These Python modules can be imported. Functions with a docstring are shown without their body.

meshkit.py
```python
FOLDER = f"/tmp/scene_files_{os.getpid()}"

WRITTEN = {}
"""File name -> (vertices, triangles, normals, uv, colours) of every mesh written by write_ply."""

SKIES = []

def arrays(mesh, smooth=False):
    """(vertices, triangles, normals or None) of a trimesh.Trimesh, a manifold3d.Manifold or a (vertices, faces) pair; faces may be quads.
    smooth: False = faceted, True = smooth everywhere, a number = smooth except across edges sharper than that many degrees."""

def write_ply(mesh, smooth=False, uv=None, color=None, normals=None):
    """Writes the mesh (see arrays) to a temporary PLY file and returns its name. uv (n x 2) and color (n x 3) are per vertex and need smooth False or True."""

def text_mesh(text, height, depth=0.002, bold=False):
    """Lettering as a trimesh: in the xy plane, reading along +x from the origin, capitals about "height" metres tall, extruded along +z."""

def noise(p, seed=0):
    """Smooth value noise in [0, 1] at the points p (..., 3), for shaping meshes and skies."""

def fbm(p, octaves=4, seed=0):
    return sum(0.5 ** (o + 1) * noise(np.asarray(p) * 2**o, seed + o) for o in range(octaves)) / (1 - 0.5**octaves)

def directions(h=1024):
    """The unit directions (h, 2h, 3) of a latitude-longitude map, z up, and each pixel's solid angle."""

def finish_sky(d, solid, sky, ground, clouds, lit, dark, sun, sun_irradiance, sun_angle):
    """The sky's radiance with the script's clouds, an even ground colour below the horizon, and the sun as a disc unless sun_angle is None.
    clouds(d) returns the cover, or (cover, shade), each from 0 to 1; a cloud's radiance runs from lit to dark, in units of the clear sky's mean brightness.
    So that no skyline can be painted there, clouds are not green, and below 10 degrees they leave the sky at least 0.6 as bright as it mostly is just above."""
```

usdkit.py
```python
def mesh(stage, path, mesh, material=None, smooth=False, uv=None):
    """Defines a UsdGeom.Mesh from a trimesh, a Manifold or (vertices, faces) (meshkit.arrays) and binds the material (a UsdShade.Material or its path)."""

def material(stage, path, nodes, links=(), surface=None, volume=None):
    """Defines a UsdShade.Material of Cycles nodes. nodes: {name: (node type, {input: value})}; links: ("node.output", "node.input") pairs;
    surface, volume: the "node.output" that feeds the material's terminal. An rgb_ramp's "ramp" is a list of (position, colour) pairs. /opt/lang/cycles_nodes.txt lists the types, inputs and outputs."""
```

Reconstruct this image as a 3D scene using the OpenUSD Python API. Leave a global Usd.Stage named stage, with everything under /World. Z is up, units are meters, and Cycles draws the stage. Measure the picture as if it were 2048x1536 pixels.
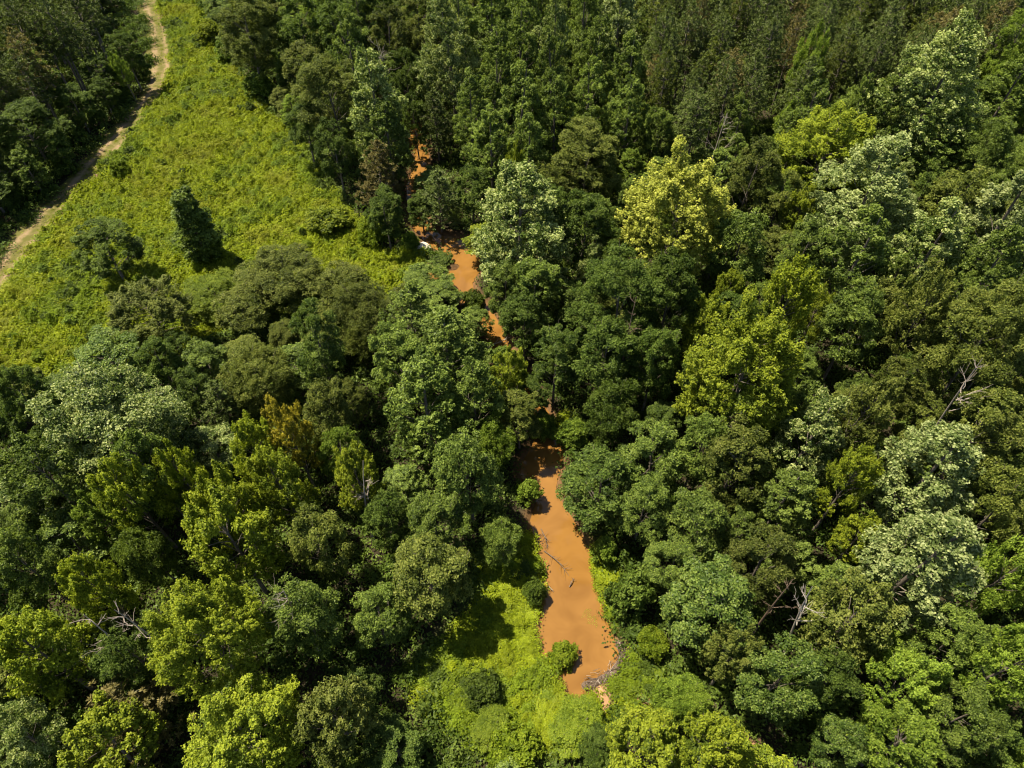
import math, random
import numpy as np, trimesh, shapely, usdkit, meshkit
from shapely.geometry import Polygon, LineString, Point
from shapely.ops import unary_union
from pxr import Usd, UsdGeom, UsdLux, UsdShade, Sdf, Gf, Vt

# ------------------------------------------------------------------ camera, sky, sun, exposure
stage = Usd.Stage.CreateInMemory()
UsdGeom.SetStageUpAxis(stage, UsdGeom.Tokens.z); UsdGeom.SetStageMetersPerUnit(stage, 1.0)
world = UsdGeom.Xform.Define(stage, '/World'); stage.SetDefaultPrim(world.GetPrim())
CAM_H, DEPR, EXPOSURE = 60.0, 50.0, 1.36
SUN_EL, SUN_XY = 66.0, (-0.90, 0.42)
SKY, SUN = 0.06, 1.25
cam = UsdGeom.Camera.Define(stage, '/World/camera')
cam.AddTranslateOp().Set(Gf.Vec3d(0, 0, CAM_H)); cam.AddRotateXOp().Set(90.0 - DEPR)
cam.CreateFocalLengthAttr(24.0); cam.CreateHorizontalApertureAttr(36.0); cam.CreateVerticalApertureAttr(27.0)
cam.CreateClippingRangeAttr(Gf.Vec2f(0.5, 20000)); cam.CreateExposureAttr(EXPOSURE)
n_ = math.hypot(*SUN_XY); SX, SY = SUN_XY[0] / n_, SUN_XY[1] / n_
el = math.radians(SUN_EL)
usdkit.material(stage, '/World/Looks/sky_air', {
    's': ('sky_texture', {'sky_type': 'single_scattering', 'sun_disc': False, 'sun_elevation': el, 'sun_rotation': math.atan2(SX, SY), 'air_density': 1.0, 'aerosol_density': 1.0}),
    'b': ('background_shader', {'strength': SKY})}, [('s.color', 'b.color')], surface='b.background')
dome = UsdLux.DomeLight.Define(stage, '/World/sky')
UsdShade.MaterialBindingAPI.Apply(dome.GetPrim()).Bind(UsdShade.Material.Get(stage, '/World/Looks/sky_air'))
sun = UsdLux.DistantLight.Define(stage, '/World/sun')
sun.CreateIntensityAttr(SUN); sun.CreateAngleAttr(0.53); sun.CreateNormalizeAttr(True); sun.CreateColorAttr(Gf.Vec3f(1.0, 0.92, 0.74))
sun.AddRotateXYZOp().Set(Gf.Vec3f(90 - SUN_EL, 0, math.degrees(math.atan2(SX, -SY))))

# ------------------------------------------------------------------ photo directions to places in the world
F = 24.0 / 36.0 * 2048
sd, cd = math.sin(math.radians(DEPR)), math.cos(math.radians(DEPR))
def px(u, v, z=0.0):
    """The place at height z seen at (u, v) of the 2048 x 1536 photograph, and its depth along the lens axis."""
    a, b = (u - 1024) / F, (v - 768) / F
    dx, dy, dz = a, cd - b * sd, -sd - b * cd
    t = (z - CAM_H) / dz
    return t * dx, t * dy, t
def gpoly(pts, z=0.0): return Polygon([px(u, v, z)[:2] for u, v in pts]).buffer(0)
def project(p):
    p = np.asarray(p, float); q = p - np.array([0, 0, CAM_H])
    dep = q[..., 1] * cd - q[..., 2] * sd; up = q[..., 1] * sd + q[..., 2] * cd
    return 1024 + F * q[..., 0] / dep, 768 - F * up / dep, dep

# ------------------------------------------------------------------ names and custom data
NAMES = {}
def numbered(name):
    n = NAMES.get(name, 0); NAMES[name] = n + 1
    return name if n == 0 else f'{name}_{n:03d}'
def tag(prim, label=None, cat=None, group=None, kind=None):
    for k, v in (('label', label), ('category', cat), ('group', group), ('kind', kind)):
        if v: prim.SetCustomDataByKey(k, v)
    return prim
def M(name): return UsdShade.Material.Get(stage, '/World/Looks/' + name)
def bind(prim, name): UsdShade.MaterialBindingAPI.Apply(prim).Bind(M(name))
def put_mesh(path, v, f, mat=None, tone=None, tint=None, smooth=False):
    m = usdkit.mesh(stage, path, (v, f), M(mat) if mat else None, smooth=smooth)
    pv = UsdGeom.PrimvarsAPI(m)
    if tone is not None: pv.CreatePrimvar('tone', Sdf.ValueTypeNames.FloatArray, 'vertex').Set(Vt.FloatArray.FromNumpy(np.asarray(tone, np.float32)))
    if tint is not None: pv.CreatePrimvar('tint', Sdf.ValueTypeNames.Color3fArray, 'vertex').Set(Vt.Vec3fArray.FromNumpy(np.asarray(tint, np.float32)))
    return m.GetPrim()

# ------------------------------------------------------------------ materials
def leaf_material(name, dark, mid, light, gloss=0.30, rough=0.45, thru=0.30, under=None):
    nodes = {'a': ('attribute', {'attribute': 'tone'}),
             'r': ('rgb_ramp', {'ramp': [(0.0, dark), (0.5, mid), (1.0, light)]}),
             'o': ('object_info', {}),
             'hv': ('map_range', {'from_min': 0.0, 'from_max': 1.0, 'to_min': 0.82, 'to_max': 1.18}),
             'h': ('hsv', {'hue': 0.5, 'saturation': 1.0, 'fac': 1.0}),
             'p': ('principled_bsdf', {'roughness': rough, 'specular_ior_level': gloss}),
             'tc': ('mix_color', {'blend_type': 'multiply', 'fac': 1.0, 'b': (1.7, 1.75, 0.6), 'use_clamp': False}),
             't': ('translucent_bsdf', {}),
             'm': ('mix_closure', {'fac': thru})}
    links = [('a.fac', 'r.fac'), ('r.color', 'h.color'), ('o.random', 'hv.value'), ('hv.result', 'h.value'), ('h.color', 'tc.a'), ('tc.result', 't.color'), ('p.BSDF', 'm.closure1'), ('t.BSDF', 'm.closure2')]
    if under:
        nodes['g'] = ('geometry', {}); nodes['u'] = ('mix_color', {'fac': 0.0, 'b': under})
        links += [('g.backfacing', 'u.fac'), ('h.color', 'u.a'), ('u.result', 'p.base_color')]
    else: links.append(('h.color', 'p.base_color'))
    usdkit.material(stage, '/World/Looks/' + name, nodes, links, surface='m.closure')
TONES = {  # dark, mid, light leaf colours
 'mid':    ((.026,.041,.007), (.060,.087,.013), (.132,.168,.031)),
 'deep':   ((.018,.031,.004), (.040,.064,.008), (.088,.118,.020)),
 'blue':   ((.022,.040,.006), (.052,.082,.012), (.120,.155,.030)),
 'olive':  ((.028,.038,.006), (.066,.082,.012), (.134,.146,.030)),
 'dusky':  ((.022,.031,.005), (.052,.066,.010), (.105,.116,.024)),
 'lime':   ((.040,.058,.004), (.094,.120,.007), (.172,.195,.014)),
 'yellow': ((.066,.074,.010), (.128,.144,.016), (.262,.264,.046)),
 'pale':   ((.024,.042,.006), (.058,.086,.012), (.240,.262,.092)),
 'cream':  ((.036,.054,.010), (.084,.110,.028), (.220,.240,.095)),
 'orange': ((.054,.052,.005), (.116,.104,.008), (.200,.165,.014)),
 'fresh':  ((.036,.060,.006), (.078,.116,.010), (.145,.190,.024)),
 'pine':   ((.030,.042,.010), (.060,.080,.018), (.110,.132,.038)),
 'rust':   ((.052,.048,.015), (.098,.084,.026), (.150,.124,.044)),
 'meadow_lime':  ((.090,.118,.004), (.165,.200,.007), (.250,.275,.014)),
 'meadow_green': ((.060,.090,.004), (.116,.160,.008), (.180,.220,.016)),
 'meadow_dry':   ((.092,.112,.006), (.168,.188,.011), (.265,.262,.024)),
 'meadow_dark':  ((.026,.042,.005), (.054,.080,.009), (.095,.130,.016)),
}
for k, (a, b, c) in TONES.items():
    a, b, c = (tuple(x * (1.06 if k.startswith('meadow') else 1.38) for x in t) for t in (a, b, c))
    leaf_material('leaf_' + k, a, b, c, gloss=.20 if k in ('pale', 'cream', 'blue') else .14, rough=.42 if k in ('pale', 'blue', 'mid') else .5,
                  thru=.16 if k in ('pine', 'rust') else .30, under=tuple(x * 1.1 for x in c) if k in ('pale', 'cream') else None)
def bark_material(name, a, b):
    usdkit.material(stage, '/World/Looks/' + name, {'g': ('geometry', {}), 'n': ('noise_texture', {'scale': 6.0, 'detail': 5.0}), 'r': ('rgb_ramp', {'ramp': [(.3, a), (.7, b)]}), 'p': ('principled_bsdf', {'roughness': .85, 'specular_ior_level': .2})},
                    [('g.position', 'n.vector'), ('n.fac', 'r.fac'), ('r.color', 'p.base_color')], surface='p.BSDF')
bark_material('bark', (.07, .055, .040), (.16, .135, .105))
bark_material('pale_bark', (.20, .17, .13), (.36, .32, .26))
bark_material('dead_wood', (.18, .145, .11), (.36, .30, .24))
bark_material('wet_stick', (.065, .042, .027), (.17, .122, .086))
bark_material('pale_stone', (.42, .36, .27), (.62, .56, .46))
usdkit.material(stage, '/World/Looks/soil', {'a': ('attribute', {'attribute': 'tint'}), 'g': ('geometry', {}), 'n': ('noise_texture', {'scale': 1.6, 'detail': 8.0, 'roughness': .65}), 'r': ('rgb_ramp', {'ramp': [(.25, (.55, .55, .55)), (.75, (1.4, 1.4, 1.4))]}),
    'm': ('mix_color', {'blend_type': 'multiply', 'fac': 1.0, 'use_clamp': False}), 'b': ('bump', {'strength': .8, 'distance': .15}), 'p': ('principled_bsdf', {'roughness': .95, 'specular_ior_level': .1})},
    [('g.position', 'n.vector'), ('n.fac', 'r.fac'), ('a.color', 'm.a'), ('r.color', 'm.b'), ('m.result', 'p.base_color'), ('n.fac', 'b.height'), ('b.normal', 'p.normal')], surface='p.BSDF')
usdkit.material(stage, '/World/Looks/muddy_water', {'g': ('geometry', {}), 'n': ('noise_texture', {'scale': .30, 'detail': 5.0, 'distortion': 1.2}), 'r': ('rgb_ramp', {'ramp': [(.25, (.138, .064, .014)), (.75, (.208, .102, .025))]}),
    'w': ('noise_texture', {'scale': 2.2, 'detail': 2.0}), 'b': ('bump', {'strength': .05, 'distance': .05}), 'p': ('principled_bsdf', {'roughness': .08, 'specular_ior_level': .3})},
    [('g.position', 'n.vector'), ('g.position', 'w.vector'), ('n.fac', 'r.fac'), ('r.color', 'p.base_color'), ('w.fac', 'b.height'), ('b.normal', 'p.normal')], surface='p.BSDF')
usdkit.material(stage, '/World/Looks/track_earth', {'a': ('attribute', {'attribute': 'tone'}), 'g': ('geometry', {}), 'n': ('noise_texture', {'scale': .9, 'detail': 7.0, 'roughness': .7}), 'x': ('math', {'math_type': 'add', 'value2': 0.0}),
    'r': ('rgb_ramp', {'ramp': [(.40, (.085, .080, .020)), (.58, (.150, .115, .050)), (.85, (.240, .160, .098))]}), 'b': ('bump', {'strength': .7, 'distance': .1}), 'p': ('principled_bsdf', {'roughness': .95, 'specular_ior_level': .1})},
    [('g.position', 'n.vector'), ('n.fac', 'x.value1'), ('a.fac', 'x.value2'), ('x.value', 'r.fac'), ('r.color', 'p.base_color'), ('n.fac', 'b.height'), ('b.normal', 'p.normal')], surface='p.BSDF')

# ------------------------------------------------------------------ the zones of the ground
POND = [(1093,866),(1112,880),(1117,905),(1108,945),(1100,975),(1112,1005),(1128,1030),(1152,1070),(1168,1105),(1172,1140),(1181,1180),(1194,1215),(1206,1250),(1219,1290),(1240,1312),(1224,1336),(1192,1350),(1176,1366),(1160,1388),(1140,1382),(1130,1345),(1112,1322),(1092,1300),(1085,1262),(1090,1215),(1103,1180),(1098,1140),(1088,1105),(1080,1070),(1072,1040),(1084,1005),(1080,975),(1064,960),(1050,948),(1056,925),(1072,900),(1080,875)]
MIDPOOL = [(852,474),(880,476),(918,482),(926,500),(934,526),(905,520),(890,500),(862,488)]
LOWPOOL = [(856,545),(880,549),(912,546),(930,540),(940,560),(920,572),(902,580),(880,566)]
BACK = LineString([px(u, v, -.4)[:2] for u, v in [(826,250),(834,275),(844,312),(838,345),(828,372),(830,415),(842,455),(870,478)]])
LINK = LineString([px(u, v, -.4)[:2] for u, v in [(928,566),(935,598),(965,622),(985,655),(1002,690),(1015,735),(1050,790),(1080,830),(1094,880)]])
UPPER = LineString([px(u, v, -.4)[:2] for u, v in [(925,512),(945,530),(930,550)]])
def upoly(p): return Polygon([px(u, v, -.4)[:2] for u, v in p]).buffer(0)
WATER = unary_union([upoly(POND), upoly(MIDPOOL), upoly(LOWPOOL), BACK.buffer(.55), LINK.buffer(.5), UPPER.buffer(.9)]).buffer(.15).buffer(-.1)
TRACK_PX = [(-130,700),(-60,610),(0,548),(40,490),(105,415),(162,358),(214,302),(262,250),(305,190),(322,130),(318,60),(300,0),(285,-50),(270,-90)]
TRACK = LineString([px(u, v)[:2] for u, v in TRACK_PX])
MEADOW = gpoly([(262,-90),(380,-90),(400,0),(436,90),(480,150),(560,240),(640,330),(690,410),(750,500),(800,505),(850,500),(858,560),(820,590),(700,640),(520,640),(350,700),(200,740),(60,790),(-160,860),(-160,690),(-60,600),(0,540),(40,480),(105,408),(162,350),(214,295),(262,245),(305,185),(318,130),(312,60),(296,0),(280,-50)])
GLADE = gpoly([(960,1120),(1075,1060),(1088,1105),(1100,1150),(1100,1190),(1086,1240),(1090,1310),(1128,1345),(1135,1390),(1200,1400),(1210,1480),(1060,1500),(930,1490),(860,1440),(825,1350),(900,1265),(955,1200)])
RIGHTBANK = gpoly([(1165,1080),(1215,1095),(1235,1180),(1235,1260),(1300,1330),(1400,1400),(1390,1440),(1190,1440),(1180,1370),(1225,1335),(1240,1312),(1205,1245),(1180,1170)])
NECK = gpoly([(1100,815),(1180,840),(1190,900),(1120,905),(1112,880)])
LOWLEFT = gpoly([(0,600),(160,560),(330,560),(330,690),(200,740),(0,800)])
BARE = [(gpoly([(1195,1372),(1214,1374),(1222,1420),(1206,1424)]), 0), (gpoly([(1275,1380),(1300,1385),(1302,1412),(1280,1410)]), 0), (gpoly([(1492,1478),(1512,1484),(1526,1512),(1508,1530)]), 0), (gpoly([(806,504),(816,504),(818,514),(806,516)]), 0)]
BAREU = unary_union([b for b, _ in BARE])
ARC = LineString([px(u, v, -.2)[:2] for u, v in [(1172,1370),(1200,1362),(1226,1346),(1242,1326),(1248,1306),(1240,1286)]])
OPEN = unary_union([MEADOW, GLADE, RIGHTBANK])
for g in (WATER, OPEN, MEADOW, GLADE, RIGHTBANK, BAREU, TRACK): shapely.prepare(g)

def base_height(x, y):
    p = np.stack([x, y, np.zeros_like(x)], -1)
    return (meshkit.fbm(p / 22.0, 3, 5) - .5) * 1.6
def height(x, y):
    x, y = np.asarray(x, float), np.asarray(y, float)
    h = base_height(x, y)
    d = shapely.distance(WATER, shapely.points(x, y))
    flat = np.clip(1 - d / 9.0, 0, 1); h = h * (1 - flat)
    s = np.clip(d / 1.1, 0, 1); s = s * s * (3 - 2 * s)
    return h * s + (1 - s) * -.95

# the ground: one sheet to the horizon, fine where it is seen
def axis(lo, hi, step, far=3000):
    a = np.arange(lo, hi + step / 2, step); g = []
    s, p = step * 2, hi
    while p < far: p += s; s *= 1.5; g.append(p)
    l, s, p = [], step * 2, lo
    while p > -far: p -= s; s *= 1.5; l.append(p)
    return np.concatenate([l[::-1], a, g])
gx = axis(-40, 25, .42); gx = np.concatenate([axis(-140, 140, 1.2)[axis(-140, 140, 1.2) < -40.3], np.arange(-40, 25.1, .42), axis(-140, 140, 1.2)[axis(-140, 140, 1.2) > 25.6]])
gy = axis(8, 190, .55)
X, Y = np.meshgrid(gx, gy); fx, fy = X.ravel(), Y.ravel()
Z = height(fx, fy)
pts = shapely.points(fx, fy)
tint = np.tile([.030, .024, .013], (len(fx), 1)).astype(float)
nz = meshkit.fbm(np.stack([fx, fy, 0 * fx], -1) / 3.0, 3, 11)
tint += (nz[:, None] - .5) * [.02, .014, .008]
opn = shapely.distance(OPEN, pts); w = np.clip(1 - opn / 1.5, 0, 1)[:, None]
tint = tint * (1 - w) + w * np.array([.060, .075, .014])
dw = shapely.distance(WATER, pts); w = np.clip(1.35 - dw / 1.2, 0, 1)[:, None] * np.clip(.55 + nz[:, None], 0, 1)
tint = tint * (1 - w) + w * np.array([.15, .080, .034])
w = np.clip(1.0 - shapely.distance(BAREU, pts) / .35, 0, 1)[:, None]
tint = tint * (1 - w) + w * np.array([.30, .165, .085])
nx, ny = len(gx), len(gy)
i, j = np.meshgrid(np.arange(ny - 1), np.arange(nx - 1), indexing='ij')
q = np.stack([i * nx + j, i * nx + j + 1, (i + 1) * nx + j + 1, (i + 1) * nx + j], -1).reshape(-1, 4)
gf = np.vstack([q[:, [0, 1, 2]], q[:, [0, 2, 3]]])
tag(put_mesh('/World/ground', np.stack([fx, fy, Z], -1), gf, 'soil', tint=np.clip(tint, .008, 1), smooth=True), kind='structure')
# the muddy creek
wp = WATER.buffer(.55).simplify(.05)
parts = [trimesh.creation.triangulate_polygon(g, engine='earcut') for g in getattr(wp, 'geoms', [wp])]
v2, f2, o = [], [], 0
for a, b in parts: v2.append(a); f2.append(b + o); o += len(a)
v2 = np.vstack(v2); f2 = np.vstack(f2)
tag(put_mesh('/World/creek_water', np.column_stack([v2, np.full(len(v2), -.42)]), f2, 'muddy_water'), kind='structure')
# the mown track along the pines
L = np.arange(0, TRACK.length, .5); rows = []
tr_t = []
for s in L:
    p, p2 = TRACK.interpolate(s), TRACK.interpolate(min(s + .6, TRACK.length + 0)); p0 = TRACK.interpolate(max(s - .6, 0))
    t = np.array([p2.x - p0.x, p2.y - p0.y]); t /= np.linalg.norm(t); n = np.array([-t[1], t[0]])
    wob = 1 + .35 * (meshkit.noise(np.array([[s / 2.5, 0, 0]]))[0] - .5), 1 + .35 * (meshkit.noise(np.array([[s / 2.5, 9, 0]]))[0] - .5)
    for k in np.linspace(-1, 1, 13):
        a = k * 2.7 * (wob[0] if k < 0 else wob[1])
        rows.append((p.x + n[0] * a, p.y + n[1] * a)); tr_t.append(.33 * math.exp(-((abs(k) - .42) / .17) ** 2) - (.25 if abs(k) > .85 else 0) - .06)
rows = np.array(rows); i, j = np.meshgrid(np.arange(len(L) - 1), np.arange(12), indexing='ij')
q = np.stack([i * 13 + j, i * 13 + j + 1, (i + 1) * 13 + j + 1, (i + 1) * 13 + j], -1).reshape(-1, 4)
tag(put_mesh('/World/dirt_track', np.column_stack([rows, height(rows[:, 0], rows[:, 1]) + .03]), np.vstack([q[:, [0, 2, 1]], q[:, [0, 3, 2]]]), 'track_earth', tone=tr_t, smooth=True), kind='structure')

# ------------------------------------------------------------------ leaves, crowns, limbs
def unit(a): return a / (np.linalg.norm(a, axis=-1, keepdims=True) + 1e-9)
def leaf_quads(P, N, rng, length, width, jitter=.25):
    n = len(P)
    t = unit(np.cross(N, rng.normal(size=(n, 3)))); s = np.cross(N, t)
    l = length * rng.uniform(1 - jitter, 1 + jitter, (n, 1)) / 2; w = width * rng.uniform(1 - jitter, 1 + jitter, (n, 1)) / 2
    v = np.stack([P - t * l, P + s * w + N * w * .35, P + t * l, P - s * w + N * w * .35], 1).reshape(-1, 3)
    b = np.arange(n)[:, None] * 4
    return v, np.vstack([b + [0, 2, 1], b + [0, 3, 2]])
def sphere(rng, *shape): return unit(rng.normal(size=(*shape, 3)))
def clumped(rng, C, R, out, nsub, m, sub, length, width, elong=1.0, upb=.5, keep=-.15, jit=.55, droop=0.0):
    """Leaves on sub-clumps over the outer side of lobes: centres C, radii R (n,3), outward directions."""
    n = len(C)
    d = sphere(rng, n, nsub * 3); score = (d * out[:, None]).sum(-1) + .35 * d[..., 2] + rng.normal(size=d.shape[:2]) * .18
    pick = np.argsort(-score, 1)[:, :int(nsub * 1.7)]; sel = rng.permuted(pick, axis=1)[:, :nsub]
    d = np.take_along_axis(d, sel[..., None], 1)
    sc = C[:, None] + d * R[:, None] * rng.uniform(.72, 1.05, (n, nsub, 1))
    sr = sub * rng.uniform(.65, 1.3, (n, nsub, 1))
    d2 = sphere(rng, n, nsub, m); d2[..., 2] = np.abs(d2[..., 2]) * .85 + d2[..., 2] * .15
    off = d2 * (rng.uniform(.15, 1, (n, nsub, m, 1)) ** .5)
    ax = unit(out[:, None] * .45 + d * .35 + np.array([0, 0, .8]))[:, :, None]
    off = off + ax * (off * ax).sum(-1, keepdims=True) * (elong - 1)
    if elong > 1.25:                                            # sprays narrow towards their tip
        along = (off * ax).sum(-1, keepdims=True) / elong; side = off - ax * (off * ax).sum(-1, keepdims=True)
        off = ax * (off * ax).sum(-1, keepdims=True) + side * np.clip(1.05 - .8 * along, .15, 1.3)
    P = sc[:, :, None] + off * sr[..., None]
    P[..., 2] -= droop * (np.linalg.norm(P[..., :2] - C[:, None, None, :2], axis=-1) ** 2) / np.maximum(R[:, None, None, 0], .1)
    N = unit(d2 * .45 + d[:, :, None] * .30 + np.array([0, 0, upb]) + rng.normal(size=d2.shape) * jit)
    tone = .46 + .13 * rng.normal(size=(n, 1, 1)) + .15 * rng.normal(size=(n, nsub, 1)) + .27 * rng.normal(size=(n, nsub, m)) + .17 * (off * ax).sum(-1)
    v, f = leaf_quads(P.reshape(-1, 3), N.reshape(-1, 3), rng, length, width)
    return v, f, np.repeat(np.clip(tone.ravel(), 0, 1), 4)
def tube(p, r, k=6):
    p = np.asarray(p, float); t = unit(np.gradient(p, axis=0)); a = unit(np.cross(t, [.31, .77, .55])); b = np.cross(t, a)
    an = np.arange(k) * 2 * np.pi / k; r = np.broadcast_to(r, (len(p),))
    v = (p[:, None] + r[:, None, None] * (np.cos(an)[:, None] * a[:, None] + np.sin(an)[:, None] * b[:, None])).reshape(-1, 3)
    i, j = np.meshgrid(np.arange(len(p) - 1), np.arange(k), indexing='ij')
    q = np.stack([i * k + j, i * k + (j + 1) % k, (i + 1) * k + (j + 1) % k, (i + 1) * k + j], -1).reshape(-1, 4)
    v = np.vstack([v, p[-1:]]); top = (len(p) - 1) * k; cap = np.array([[top + x, top + (x + 1) % k, len(v) - 1] for x in range(k)])
    return v, np.vstack([q[:, [0, 1, 2]], q[:, [0, 2, 3]], cap])
def merge(parts):
    vs, fs, o = [], [], 0
    for p in parts: vs.append(p[0]); fs.append(p[1] + o); o += len(p[0])
    out = [np.vstack(vs), np.vstack(fs)]
    if len(parts[0]) > 2: out.append(np.concatenate([p[2] for p in parts]))
    return out
def curve(a, b, rng, n=5, bow=.12, sag=0.0):
    a, b = np.asarray(a, float), np.asarray(b, float); t = np.linspace(0, 1, n)[:, None]; l = np.linalg.norm(b - a)
    m = rng.normal(size=3) * bow * l
    return a + (b - a) * t + m * (4 * t * (1 - t)) + np.array([0, 0, 1]) * sag * l * (4 * t * (1 - t))
def woody(rng, H, R, C, top=.82, limbs=16, r0=None):
    r0 = r0 or .012 * H + .05
    p = curve([0, 0, -.4], [rng.normal() * .2, rng.normal() * .2, H * top], rng, 7, .01)
    parts = [tube(p, np.linspace(r0, r0 * .22, 7), 8)]
    for c in C[rng.permutation(len(C))[:limbs]]:
        z0 = max(.25 * H, c[2] - .55 * np.hypot(c[0], c[1]) - .06 * H); z0 = min(z0, H * top * .95)
        k = z0 / (H * top); a = p[0] + (p[-1] - p[0]) * k
        parts.append(tube(curve(a, c, rng, 5, .05, .04), np.linspace(r0 * .28 * (1 - .5 * k), .02, 5), 5))
        tip = c + unit((c - a)[None])[0] * .22 * R + np.array([0, 0, .12 * R]); parts.append(tube(curve(c, tip, rng, 3, .08), np.linspace(.035, .012, 3), 4))
    return merge(parts)[:2]
def fib(n, zlo=-.25, zhi=1.0):
    k = np.arange(n) + .5; z = zhi - (zhi - zlo) * k / n; a = k * 2.39996; r = np.sqrt(np.clip(1 - z * z, 0, 1))
    return np.stack([r * np.cos(a), r * np.sin(a), z], -1)

def ragged(d, seed, amp=.45):
    """An uneven outline: how far out each direction reaches."""
    return 1 - amp / 2 + amp * meshkit.fbm(d * 1.7 + seed * 3.1, 2, seed)[:, None]
def stray(rng, C, Rl, out, R, n):
    """A few small lobes that stand proud of the crown."""
    k = rng.integers(0, len(C), n)
    return np.vstack([C, C[k] + out[k] * R * rng.uniform(.12, .24, (n, 1)) + rng.normal(size=(n, 3)) * .06 * R]), np.vstack([Rl, Rl[k] * rng.uniform(.35, .6, (n, 1))]), np.vstack([out, out[k]])
def shape_broad(seed, R, H, nl, nsub, m, leaf, sub, flat=.8, small=1.0):
    rng = np.random.default_rng(seed)
    d = unit(fib(nl, -.75) + rng.normal(size=(nl, 3)) * .22); hz = .40 * H
    C = d * [R * .78, R * .78, hz * .86] * rng.uniform(.72, 1.05, (nl, 1)) * ragged(d, seed) + [0, 0, H - hz * 1.08]
    C[:, :2] += rng.normal(size=(nl, 2)) * .06 * R
    Rl = R * rng.uniform(.20, .38, (nl, 1)) * [1, 1, flat]
    out = unit(d + [0, 0, .35]); C, Rl, out = stray(rng, C, Rl, out, R, nl // 3)
    v, f, t = clumped(rng, C, Rl, out, nsub, m, sub, leaf, leaf * .68, jit=.58)
    return (v, f, t), woody(rng, H, R, C)
def shape_poplar(seed, R, H, nl, nsub, m, leaf, sub, elong=1.5, point=1.25):
    rng = np.random.default_rng(seed)
    k = (np.arange(nl) + .5) / nl; zf = 1 - k ** .72                      # more lobes low down
    prof = np.clip(np.sin(np.pi * np.clip((1 - zf) * .62 + .03, 0, 1)), .06, 1) ** point
    a = np.arange(nl) * 2.39996 + rng.normal(size=nl) * .3
    rr = R * prof * rng.uniform(.62, .92, nl)
    rr = rr * rng.uniform(.75, 1.2, nl)
    C = np.stack([rr * np.cos(a), rr * np.sin(a), H * (.24 + .73 * zf) + rng.normal(size=nl) * .025 * H], -1)
    Rl = (R * (.16 + .14 * prof))[:, None] * rng.uniform(.75, 1.25, (nl, 1)) * [1, 1, .95]
    out = unit(np.stack([np.cos(a), np.sin(a), .5 + .8 * zf], -1)); C, Rl, out = stray(rng, C, Rl, out, R, nl // 4)
    v, f, t = clumped(rng, C, Rl, out, nsub, m, sub, leaf, leaf * .75, elong=elong, upb=.35, jit=.6)
    return (v, f, t), woody(rng, H, R, C, top=.93, limbs=22)
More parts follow.
